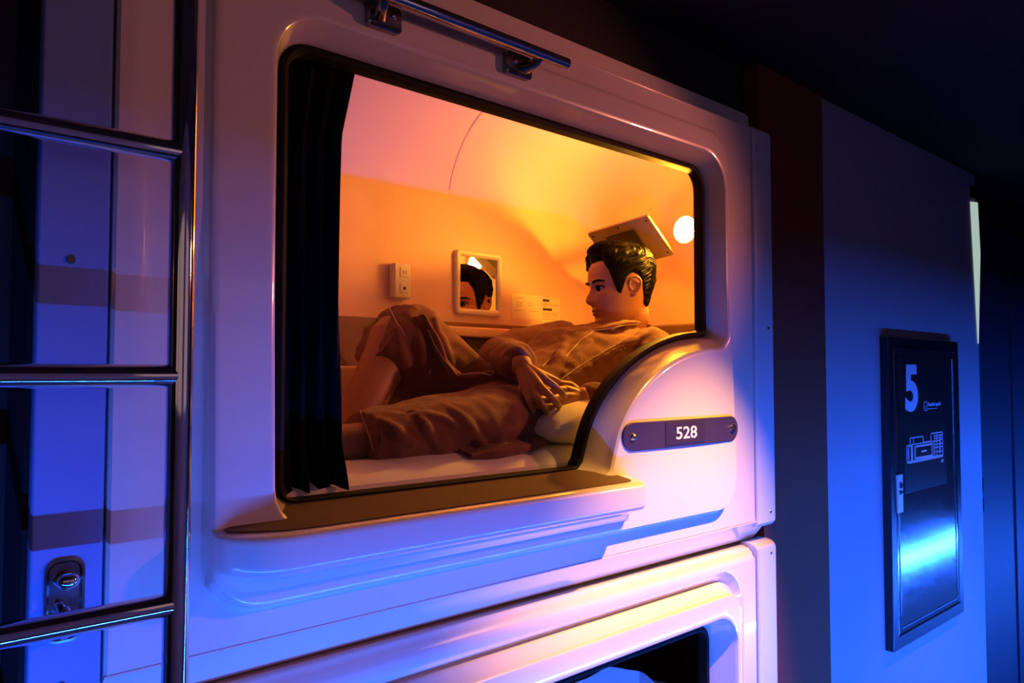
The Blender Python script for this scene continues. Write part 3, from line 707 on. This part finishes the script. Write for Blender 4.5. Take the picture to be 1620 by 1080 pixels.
HC = at(981, 457, 0.355)                                   # between the ears at eye height
hf = Vector((-0.905, 0.40, -0.06)).normalized()            # where he looks
hu = Vector((0.09, 0.0, 1.0)); hl = hu.cross(hf).normalized(); hu = hf.cross(hl).normalized()
def head_pt(f, l, u): return HC + hf*f + hl*l + hu*u
rows = [(-0.1150, .052, -.020, .020), (-0.1130, .070, .004, .031), (-0.106, .0815, .020, .041), (-0.096, .0850, .036, .048), (-0.085, .0840, .050, .054), (-0.072, .0860, .062, .0585),
        (-0.058, .0880, .070, .062), (-0.040, .0890, .078, .066), (-0.020, .0900, .086, .0695), (0.0, .0890, .094, .0715), (0.020, .0935, .099, .0735), (0.045, .0945, .102, .0745),
        (0.065, .0890, .100, .072), (0.083, .0770, .092, .065), (0.098, .0590, .075, .052), (0.108, .0400, .053, .036), (0.114, .0210, .029, .020), (0.1165, .004, .008, .004)]
RU = np.array([r[0] for r in rows])
def prof(u, k): return float(np.interp(u, RU, [r[k] for r in rows]))
def gs(x, m, s): return math.exp(-((x-m)/s)**2/2)
def head_surface(u, phi, detail=True):
    F_, B_, W_ = prof(u, 1), prof(u, 2), prof(u, 3)
    c, s_ = math.cos(phi), math.sin(phi); e = 2/2.25
    f = (F_ if c > 0 else B_)*math.copysign(abs(c)**e, c) ; l = W_*math.copysign(abs(s_)**e, s_)
    if detail and c > -0.1:
        a = abs(l); fr_ = max(0.0, c)
        nh = float(np.interp(u, [-.052, -.046, -.041, -.034, -.027, -.018, -.004, .010, .022], [0, .005, .017, .0235, .0235, .019, .011, .006, 0]))
        nw = float(np.interp(u, [-.05, -.034, -.018, .01], [.0105, .0105, .0080, .0065]))
        d = nh*gs(l, 0, nw) + .0085*gs(a, .0135, .0052)*gs(u, -.038, .0065)
        d += -.0105*gs(a, .030, .0135)*gs(u, .001, .0085) - .004*gs(a, .014, .006)*gs(u, .004, .010)
        d += .0045*gs(a, .030, .016)*gs(u, .021, .0065) + .0050*gs(a, .047, .014)*gs(u, -.022, .014)
        d += .0060*gs(l, 0, .017)*gs(u, -.0615, .0042) + .0058*gs(l, 0, .014)*gs(u, -.0725, .0045) - .0032*gs(l, 0, .022)*gs(u, -.0668, .0018)
        d += -.0035*gs(l, 0, .014)*gs(u, -.083, .0050) + .0065*gs(l, 0, .017)*gs(u, -.100, .0095) - .002*gs(a, .030, .008)*gs(u, -.066, .012)
        f += d*(0.25 + 0.75*fr_)
    return f, l, u
def head_grid(nphi=200, nu=150):
    us = np.linspace(RU[0], RU[-1], nu); mb = MB()
    rings = [[head_pt(*head_surface(u, 2*PI*k/nphi)) for k in range(nphi)] for u in us]
    mb.loft(rings); return mb, us
sk = MB(); hg, us_ = head_grid(); sk.add(hg.v, hg.f)
# ears
for sd in (1, -1):
    def ep(f, l, u): return head_pt(-0.006 + f*.84, sd*(0.0705 + l*.9), -0.002 + u*.84)
    sk.tube([ep(.013, .000, -.004), ep(.016, .006, .014), ep(.008, .012, .028), ep(-.008, .016, .030), ep(-.020, .018, .018), ep(-.021, .016, .000), ep(-.014, .011, -.017), ep(-.002, .006, -.029), ep(.006, .002, -.030)], [.0030, .0036, .0040, .0044, .0044, .0042, .0040, .0050, .0040], 10, 5, True)
    sk.tube([ep(-.004, -.006, .024), ep(-.008, .002, .010), ep(-.006, .001, -.008), ep(.000, -.002, -.026)], [.011, .012, .011, .008], 12, 4, True, 0.35, hl)
    sk.tube([ep(-.004, .004, .016), ep(-.013, .010, .008), ep(-.012, .009, -.006), ep(-.003, .005, -.015)], .003, 8, 4, True)
    sk.tube([ep(.013, .001, -.006), ep(.010, .004, -.010)], .0042, 8, 1, True)
# neck, trunk, limbs
sk.tube([head_pt(-.022, 0, -.045), head_pt(-.026, 0, -.085), Vector((1.842, .36, 1.845)), Vector((1.80, .36, 1.78))], [.056, .056, .060, .085], 28, 6, True)
sk.tube([(1.80, .36, 1.79), (1.69, .365, 1.735), (1.52, .395, 1.665), (1.37, .395, 1.612)], [.06, .07, .065, .065], 28, 6, True, 1.5, (-.3, .94, .1))
def arm_chain(P, R): sk.tube(P, R, 22, 6, True)
HY = -0.050
ath = lambda a, b, y: at(a, b, y + HY)
wr = ath(824, 577, .268); wl = ath(921, 629, .215)
arm_chain([(1.68, .49, 1.80), (1.55, .49, 1.755), (1.435, .465, 1.735), (1.40, .38, 1.73), wr], [.052, .046, .040, .040, .027])
arm_chain([(1.80, .21, 1.765), (1.745, .14, 1.68), (1.685, .125, 1.618), (1.58, .165, 1.618), wl], [.052, .046, .040, .038, .027])
# hands: palm bones fanned from the wrist, five separate jointed fingers
def hand(w_, mcp, fingers, thumb, side):
    for i, m_ in enumerate(mcp):
        mid = w_.lerp(m_, 0.5)
        sk.tube([w_, mid, m_], [.019, .0155, .0115 if i < 3 else .0105], 14, 4, True)
    for m_, P, r in fingers:
        pts = [m_] + P; n = len(pts)
        sk.tube(pts, [r*k for k in (1.12, 1.0, .97, .86)][:n], 12, 5, True)
    sk.tube(thumb, [.0155, .0125, .0105, .0088][:len(thumb)], 12, 5, True)
mr = [ath(858, 597, .212), ath(852, 608, .203), ath(844, 618, .206), ath(834, 623, .216)]
hand(wr, mr, [(mr[0], [ath(875, 609, .186), ath(887, 620, .184), ath(893, 627, .190)], .0086),
              (mr[1], [ath(867, 623, .176), ath(878, 634, .176), ath(884, 642, .186)], .0088),
              (mr[2], [ath(854, 634, .180), ath(861, 645, .182), ath(865, 651, .192)], .0083),
              (mr[3], [ath(837, 636, .200), ath(841, 645, .200), ath(843, 651, .205)], .0072)],
     [wr.lerp(ath(850, 592, .26), 0.5), ath(856, 593, .250), ath(869, 598, .243), ath(881, 603, .238)], 1)
ml = [ath(895, 616, .222), ath(889, 628, .214), ath(887, 639, .210), ath(891, 648, .212)]
hand(wl, ml, [(ml[0], [ath(876, 616, .214), ath(862, 618, .213), ath(852, 621, .212)], .0084),
              (ml[1], [ath(868, 631, .206), ath(852, 632, .203), ath(841, 632, .205)], .0086),
              (ml[2], [ath(869, 642, .203), ath(856, 642, .201), ath(847, 642, .203)], .0082),
              (ml[3], [ath(876, 651, .204), ath(866, 654, .203), ath(860, 656, .203)], .0070)],
     [wl.lerp(ath(905, 614, .245), 0.5), ath(903, 611, .248), ath(893, 608, .252), ath(885, 606, .254)], -1)
# legs
sk.tube([(1.40, .44, 1.63), (1.26, .475, 1.725), (1.128, .495, 1.800), (1.082, .478, 1.735), (1.025, .455, 1.665), (.950, .425, 1.575)], [.075, .058, .052, .058, .053, .037], 26, 6, True)
sk.tube([(.955, .425, 1.565), (.90, .42, 1.548), (.83, .415, 1.543), (.765, .412, 1.538)], [.036, .034, .029, .018], 18, 5, True)
sk.tube([(1.37, .33, 1.60), (1.16, .255, 1.585), (.96, .235, 1.568), (.82, .225, 1.562), (.60, .215, 1.553)], [.070, .052, .042, .040, .032], 26, 6, True)
sk.tube([(.60, .215, 1.555), (.555, .215, 1.58), (.535, .205, 1.63)], [.036, .034, .022], 18, 5, True)
body = remesh(sk.mesh('person'), 0.0024, 2, 0.4)
man = link('person', body, M['skin'], sharp=0)
tag(man, 'man reclining on his elbow in a brown short robe, hands clasped, one knee raised', 'person')

# eyes and brows
for sd in (1, -1):
    e = MB().sphere(head_pt(.0700, sd*.030, .0005), .0112, 20).build('eye', M['eye_white'], man)
    g = hf.lerp(hl*sd, 0.06).normalized()
    MB().sphere(head_pt(.0700, sd*.030, .0000) + g*.0066, .0054, 14).build('iris', M['iris'], e)
    f_ = lambda u, l: head_surface(u, math.atan2(l/.0735, .72))
    def fp(l, u, d):
        best = min((head_surface(u, p) for p in np.linspace(0, 1.35, 160)), key=lambda q: abs(q[1]-l)); return head_pt(best[0] + d, sd*best[1], u)
    MB().tube([fp(.013, .0185, .0015), fp(.025, .0210, .002), fp(.038, .0220, .002), fp(.051, .0185, .0012)], [.0026, .0038, .0036, .0016], 10, 6, True).build('eyebrow', M['hair'], man)
    MB().tube([fp(.017, .0010, .001), fp(.025, .0060, .002), fp(.035, .0062, .002), fp(.043, .0010, .001)], [.0016, .0024, .0024, .0016], 8, 5, True).build('eyelid', M['hair'], man)
lp = MB()
def mouth(l, u, d):
    best = min((head_surface(u, p) for p in np.linspace(-.6, .6, 240)), key=lambda q: abs(q[1]-l)); return head_pt(best[0] + d, best[1], u)
lp.tube([mouth(-.024, -.0665, -.0020), mouth(-.012, -.0628, -.0018), mouth(0, -.0622, -.0018), mouth(.012, -.0628, -.0018), mouth(.024, -.0665, -.0020)], [.0012, .0032, .0034, .0032, .0012], 10, 6, True)
lp.tube([mouth(-.022, -.0672, -.0022), mouth(-.011, -.0715, -.0018), mouth(0, -.0722, -.0018), mouth(.011, -.0715, -.0018), mouth(.022, -.0672, -.0022)], [.0012, .0036, .0040, .0036, .0012], 10, 6, True)
lo_ = link('lips', remesh(lp.mesh('lips'), 0.0009, 2), M['lip'], man, sharp=0); tag(lo_, 'darker red lips')

# hair: full at the front and top, combed back, short at the sides
def hairline(phi):
    a = abs(math.degrees(phi))
    return float(np.interp(a, [0, 18, 34, 44, 52, 58, 64, 72, 78, 84, 92, 102, 112, 124, 140, 180], [.074, .076, .074, .058, .042, .010, -.022, -.030, -.004, .020, .032, .026, -.010, -.055, -.080, -.088]))
NP, NU = 420, 190
hv = []; us2 = np.linspace(-0.112, RU[-1], NU)
for u in us2:
    for k in range(NP): hv.append(head_surface(u, 2*PI*k/NP, False))
hm = MB(); hm.loft([[Vector(hv[i*NP+k]) for k in range(NP)] for i in range(NU)])
me_t = hm.mesh('t'); nrm = [v.normal.copy() for v in me_t.vertices]; cosv = [v.co.copy() for v in me_t.vertices]
out = []
for i, u in enumerate(us2):
    for k in range(NP):
        phi = 2*PI*k/NP; phi = phi - 2*PI if phi > PI else phi
        p = cosv[i*NP+k]; n_ = nrm[i*NP+k]
        m_ = (u - hairline(phi))/0.016; m_ = max(0.0, min(1.0, m_)); m_ = m_*m_*(3-2*m_)
        topw = max(0.0, min(1.0, (u-.045)/.06)); frontw = max(0.0, min(1.0, (p.x+.01)/.09))
        th = .005 + .005*max(0, min(1, (u+.02)/.06)) + .011*topw + .014*topw*frontw
        # combed strands sweep from the brow over the top to the back
        sw = max(0.0, min(1.0, (abs(p.y)-.03)/.03))
        s_ = p.y*700*(1-sw) + (p.z*520 + p.x*230)*sw + 6*noise.noise(p*20)
        strand = (.0016*math.sin(s_) + .0012*math.sin(s_*2.1 + 1.7) + .0035*noise.noise(Vector((p.x*16, p.y*70, p.z*70))))*min(1, .4 + topw + (0.4 if p.x < 0 else 0))
        q = p + n_*((th + strand)*m_ - .0045*(1-m_))
        q.z += (.012*topw*frontw + .002*topw)*m_; q.x += (.006*topw*frontw)*m_
        out.append(head_pt(q.x, q.y, q.z))
hb = MB(); hb.loft([[out[i*NP+k] for k in range(NP)] for i in range(NU)])
nt = M['hair'].node_tree; tc = nt.nodes.new('ShaderNodeTexCoord'); cmb = nt.nodes.new('ShaderNodeCombineXYZ')
for k, (axis, sc) in enumerate(((hl, 520.0), (hf, 50.0), (hu, 190.0))):
    dt = nt.nodes.new('ShaderNodeVectorMath'); dt.operation = 'DOT_PRODUCT'; dt.inputs[1].default_value = tuple(axis*sc)
    nt.links.new(tc.outputs['Object'], dt.inputs[0]); nt.links.new(dt.outputs['Value'], cmb.inputs[k])
nz = nt.nodes.new('ShaderNodeTexNoise'); nz.inputs['Scale'].default_value = 1.0; nz.inputs['Detail'].default_value = 2
nt.links.new(cmb.outputs[0], nz.inputs['Vector'])
bp = nt.nodes.new('ShaderNodeBump'); bp.inputs['Strength'].default_value = 0.9; bp.inputs['Distance'].default_value = 0.0025
nt.links.new(nz.outputs['Fac'], bp.inputs['Height']); nt.links.new(bp.outputs['Normal'], nt.nodes['Principled BSDF'].inputs['Normal'])
ho = hb.build('hair', M['hair'], man, sharp=0); tag(ho, 'thick black swept-back hair')

# robe: trunk, sleeves, skirt over the raised knee and over the flat leg
rb = MB()
def ell(c, hw, hh, wdir=(0, 1, 0), udir=(0, 0, 1), n=36, pw=2.3):
    c = Vector(c); w_ = Vector(wdir).normalized(); u_ = Vector(udir).normalized(); o = []
    for k in range(n):
        a = 2*PI*k/n; ca, sa = math.cos(a), math.sin(a)
        o.append(c + w_*hw*math.copysign(abs(ca)**(2/pw), ca) + u_*hh*math.copysign(abs(sa)**(2/pw), sa))
    return o
def smooth_loft(keys, n=8):
    """keys: (centre, half width, half height, width dir, up dir)"""
    P = [Vector(k[0]) for k in keys]; rings = []
    for i in range(len(keys)-1):
        for j in range(n):
            t = j/n; a = P[max(0, i-1)]; b = P[i]; c = P[i+1]; d = P[min(len(P)-1, i+2)]
            ctr = 0.5*((2*b) + (c-a)*t + (2*a-5*b+4*c-d)*t*t + (3*b-a-3*c+d)*t**3); s_ = t*t*(3-2*t)
            f_ = lambda q: keys[i][q]*(1-s_) + keys[i+1][q]*s_
            rings.append(ell(ctr, f_(1), f_(2), Vector(keys[i][3]).lerp(Vector(keys[i+1][3]), s_), Vector(keys[i][4]).lerp(Vector(keys[i+1][4]), s_)))
    k = keys[-1]; rings.append(ell(*k)); return rings
w1 = (-.34, .93, .08); u1 = (-.45, -.12, .88)
w1 = (-.34, .93, .08); u1 = (-.45, -.12, .88)
rb.loft(smooth_loft([((1.33, .39, 1.612), .15, .092, (0, 1, 0), (0, 0, 1)), ((1.40, .40, 1.630), .150, .100, (-.1, 1, 0), (-.1, 0, 1)), ((1.52, .395, 1.672), .148, .098, (-.2, .97, .03), (-.3, -.15, .94)),
                     ((1.65, .375, 1.735), .168, .098, w1, u1), ((1.745, .362, 1.770), .175, .078, w1, u1), ((1.80, .36, 1.798), .125, .060, w1, u1), ((1.825, .36, 1.812), .080, .046, w1, u1)]))
rb.tube([(1.70, .475, 1.795), (1.56, .50, 1.768), (1.445, .47, 1.735), (1.395, .37, 1.735), ath(819, 573, .30)], [.068, .066, .064, .056, .048], 26, 7, True)
rb.tube([(1.80, .225, 1.765), (1.755, .155, 1.685), (1.69, .135, 1.625), (1.60, .165, 1.615), ath(940, 629, .205)], [.070, .070, .062, .050, .042], 26, 7, True)
# raised thigh
rb.loft(smooth_loft([((1.065, .492, 1.795), .082, .074, (.1, 1, 0), (.55, 0, .85)), ((1.105, .492, 1.785), .092, .100, (.05, 1, 0), (.35, 0, .95)), ((1.165, .487, 1.755), .096, .122, (0, 1, 0), (.2, 0, 1)),
                     ((1.255, .472, 1.700), .098, .112, (0, 1, 0), (.1, 0, 1)), ((1.345, .44, 1.638), .11, .094, (0, 1, 0), (0, 0, 1)), ((1.43, .41, 1.622), .12, .085, (0, 1, 0), (0, 0, 1))]))
# flat leg, cloth spread on the sheet
rb.loft(smooth_loft([((.858, .228, 1.572), .090, .050, (.16, 1, 0), (.1, 0, 1)), ((.93, .232, 1.578), .104, .057, (.10, 1, 0), (.05, 0, 1)), ((1.06, .245, 1.586), .116, .068, (0, 1, 0), (0, 0, 1)),
                     ((1.20, .265, 1.592), .130, .076, (0, 1, 0), (0, 0, 1)), ((1.32, .310, 1.600), .145, .082, (0, 1, 0), (0, 0, 1)), ((1.42, .345, 1.608), .140, .086, (0, 1, 0), (0, 0, 1))]))
# spread cloth beside the hip
rb.loft(smooth_loft([((1.05, .140, 1.530), .03, .010, (0, 1, 0), (0, 0, 1)), ((1.14, .145, 1.533), .045, .014, (0, 1, 0), (0, 0, 1)), ((1.25, .175, 1.540), .055, .020, (0, 1, 0), (0, 0, 1)), ((1.33, .22, 1.548), .06, .026, (0, 1, 0), (0, 0, 1))]))
# front flap falling from the raised knee
rb.tube([at(668, 505, .40), at(690, 545, .385), at(716, 585, .35), at(742, 598, .30), at(775, 590, .25)], [.018, .020, .018, .016, .012], 14, 6, True, 0.5, (0, .3, 1))
# folds: soft ridges melted into the cloth
# folds: soft ridges laid along the base cloth and melted into it
base = remesh(rb.mesh('t'), 0.006, 4, 0.5)
btree = BVHTree.FromPolygons([v.co.copy() for v in base.vertices], [tuple(p.vertices) for p in base.polygons])
def on_base(px, py, sink):
    d = sight(px, py); h = btree.ray_cast(Vector((0, -DIST, EYE)), d)
    if h[0] is None: return None
    n_ = h[1] if h[1].dot(d) < 0 else -h[1]
    return h[0] - n_*sink
FOLDS = [([(616, 482), (628, 520), (638, 570), (644, 612)], .020), ([(655, 486), (664, 540), (674, 592)], .022), ([(688, 505), (700, 540), (716, 572)], .018), ([(600, 496), (618, 525), (630, 552)], .014),
         ([(602, 664), (624, 680), (652, 703)], .018), ([(655, 650), (672, 676), (692, 707)], .018), ([(700, 640), (735, 668), (762, 700)], .020), ([(720, 622), (780, 640), (850, 676)], .020),
         ([(760, 606), (800, 632), (850, 668)], .020), ([(868, 530), (860, 560), (846, 578)], .018), ([(900, 526), (886, 560), (872, 582)], .017), ([(800, 548), (822, 557), (838, 567)], .016),
         ([(790, 560), (800, 574), (815, 580)], .016), ([(935, 540), (912, 566), (892, 592)], .016), ([(1015, 532), (985, 546), (950, 566), (905, 594)], .016), ([(640, 655), (700, 662), (740, 690)], .014), ([(930, 520), (895, 530), (880, 545)], .016)]
for P_, r in FOLDS:
    Q_ = [on_base(a, b, r*0.42) for a, b in P_]; Q_ = [q for q in Q_ if q is not None]
    ok = len(Q_) > 1 and all((Q_[t+1]-Q_[t]).length < 0.14 for t in range(len(Q_)-1))
    if ok: rb.tube(Q_, [r*.7] + [r]*(len(Q_)-2) + [r*.7], 14, 6, True)
# collar
rb.tube([Vector((1.775, .45, 1.840)), at(915, 526, .41), at(934, 523, .335), at(958, 519, .288), at(986, 511, .275), at(1012, 511, .31), at(1020, 515, .38), Vector((1.87, .44, 1.845))], [.011, .013, .014, .015, .016, .015, .013, .010], 14, 7, True, 0.55, (-.2, 0, 1))
rbm = remesh(rb.mesh('robe'), 0.0034, 7, 0.5)
nv = len(rbm.vertices); co = np.empty(nv*3); rbm.vertices.foreach_get('co', co); co = co.reshape(-1, 3)
no = np.empty(nv*3); rbm.vertices.foreach_get('normal', no); no = no.reshape(-1, 3)
for i in range(nv):
    p = Vector(co[i]); d = 0.006*noise.noise(Vector((p.x*9 + p.z*6, p.y*16, p.z*15 - p.x*5))) + 0.0035*noise.noise(Vector((p.x*30 + p.z*14, p.y*38, p.z*34)))
    if p.z < 1.535: d *= 0.3
    co[i] += no[i]*d
rbm.vertices.foreach_set('co', co.reshape(-1)); rbm.update()
M['robe'] = mat('brown_waffle_cloth', (0.185, 0.060, 0.038), 0.85, sheen=0.12, noise_amt=0.10, noise_scale=60)
nt = M['robe'].node_tree; tc = nt.nodes.new('ShaderNodeTexCoord')
mp = nt.nodes.new('ShaderNodeMapping'); mp.inputs['Rotation'].default_value = (0.5, 0.62, 0.35); nt.links.new(tc.outputs['Object'], mp.inputs['Vector'])
hs = []
for ax in ('X', 'Y', 'Z'):
    wv = nt.nodes.new('ShaderNodeTexWave'); wv.bands_direction = ax; wv.inputs['Scale'].default_value = 105; wv.inputs['Distortion'].default_value = 0.4
    nt.links.new(mp.outputs['Vector'], wv.inputs['Vector']); hs.append(wv)
ad = nt.nodes.new('ShaderNodeMath'); ad.operation = 'ADD'; nt.links.new(hs[0].outputs['Fac'], ad.inputs[0]); nt.links.new(hs[1].outputs['Fac'], ad.inputs[1])
ad2 = nt.nodes.new('ShaderNodeMath'); ad2.operation = 'ADD'; nt.links.new(ad.outputs[0], ad2.inputs[0]); nt.links.new(hs[2].outputs['Fac'], ad2.inputs[1])
bp = nt.nodes.new('ShaderNodeBump'); bp.inputs['Strength'].default_value = 0.32; bp.inputs['Distance'].default_value = 0.0015
nt.links.new(ad2.outputs[0], bp.inputs['Height']); nt.links.new(bp.outputs['Normal'], nt.nodes['Principled BSDF'].inputs['Normal'])
robe = link('robe', rbm, M['robe'], man, sharp=0); tag(robe, 'brown waffle cloth robe with pale piping')
rtree = BVHTree.FromPolygons([v.co.copy() for v in rbm.vertices], [tuple(p.vertices) for p in rbm.polygons])
def on_robe(px, py, lift=0.0008):
    d = sight(px, py); h = rtree.ray_cast(Vector((0, -DIST, EYE)), d)
    return (h[0] + h[1]*lift if h[1].dot(d) < 0 else h[0] - h[1]*lift) if h[0] is not None else None
for P_ in ([(570, 650), (577, 668), (585, 690), (591, 712)], [(612, 480), (620, 494), (628, 510), (640, 531)],
           [(678, 522), (688, 545), (704, 570), (722, 592)], [(725, 594), (745, 588), (772, 592), (790, 597)],
           [(938, 525), (920, 537), (906, 552), (895, 564)], [(880, 563), (868, 570), (858, 580)], [(936, 524), (960, 520), (986, 514), (1010, 512)],
           [(884, 602), (913, 582), (958, 555), (988, 538)]):
    pts = []
    for (a, b) in zip(P_[:-1], P_[1:]):
        for t in np.linspace(0, 1, 5)[:-1]: pts.append(on_robe(a[0] + (b[0]-a[0])*t, a[1] + (b[1]-a[1])*t))
    pts.append(on_robe(*P_[-1])); pts = [p for p in pts if p is not None]
    keep = [pts[0]] if pts else []
    for p in pts[1:]:
        if 0.0005 < (p - keep[-1]).length < 0.05: keep.append(p)
    if len(keep) > 2: MB().tube(keep, 0.0015, 8, 2, True).build('piping', M['piping'], robe)
em = MB()
for px, py in ((985, 547), (988.5, 550.5), (982, 553)):
    c = on_robe(px, py, 0.001)
    if c is not None: em.sphere(c, 0.0026, 8, (1, .4, 1))
em.build('emblem', M['piping'], robe)
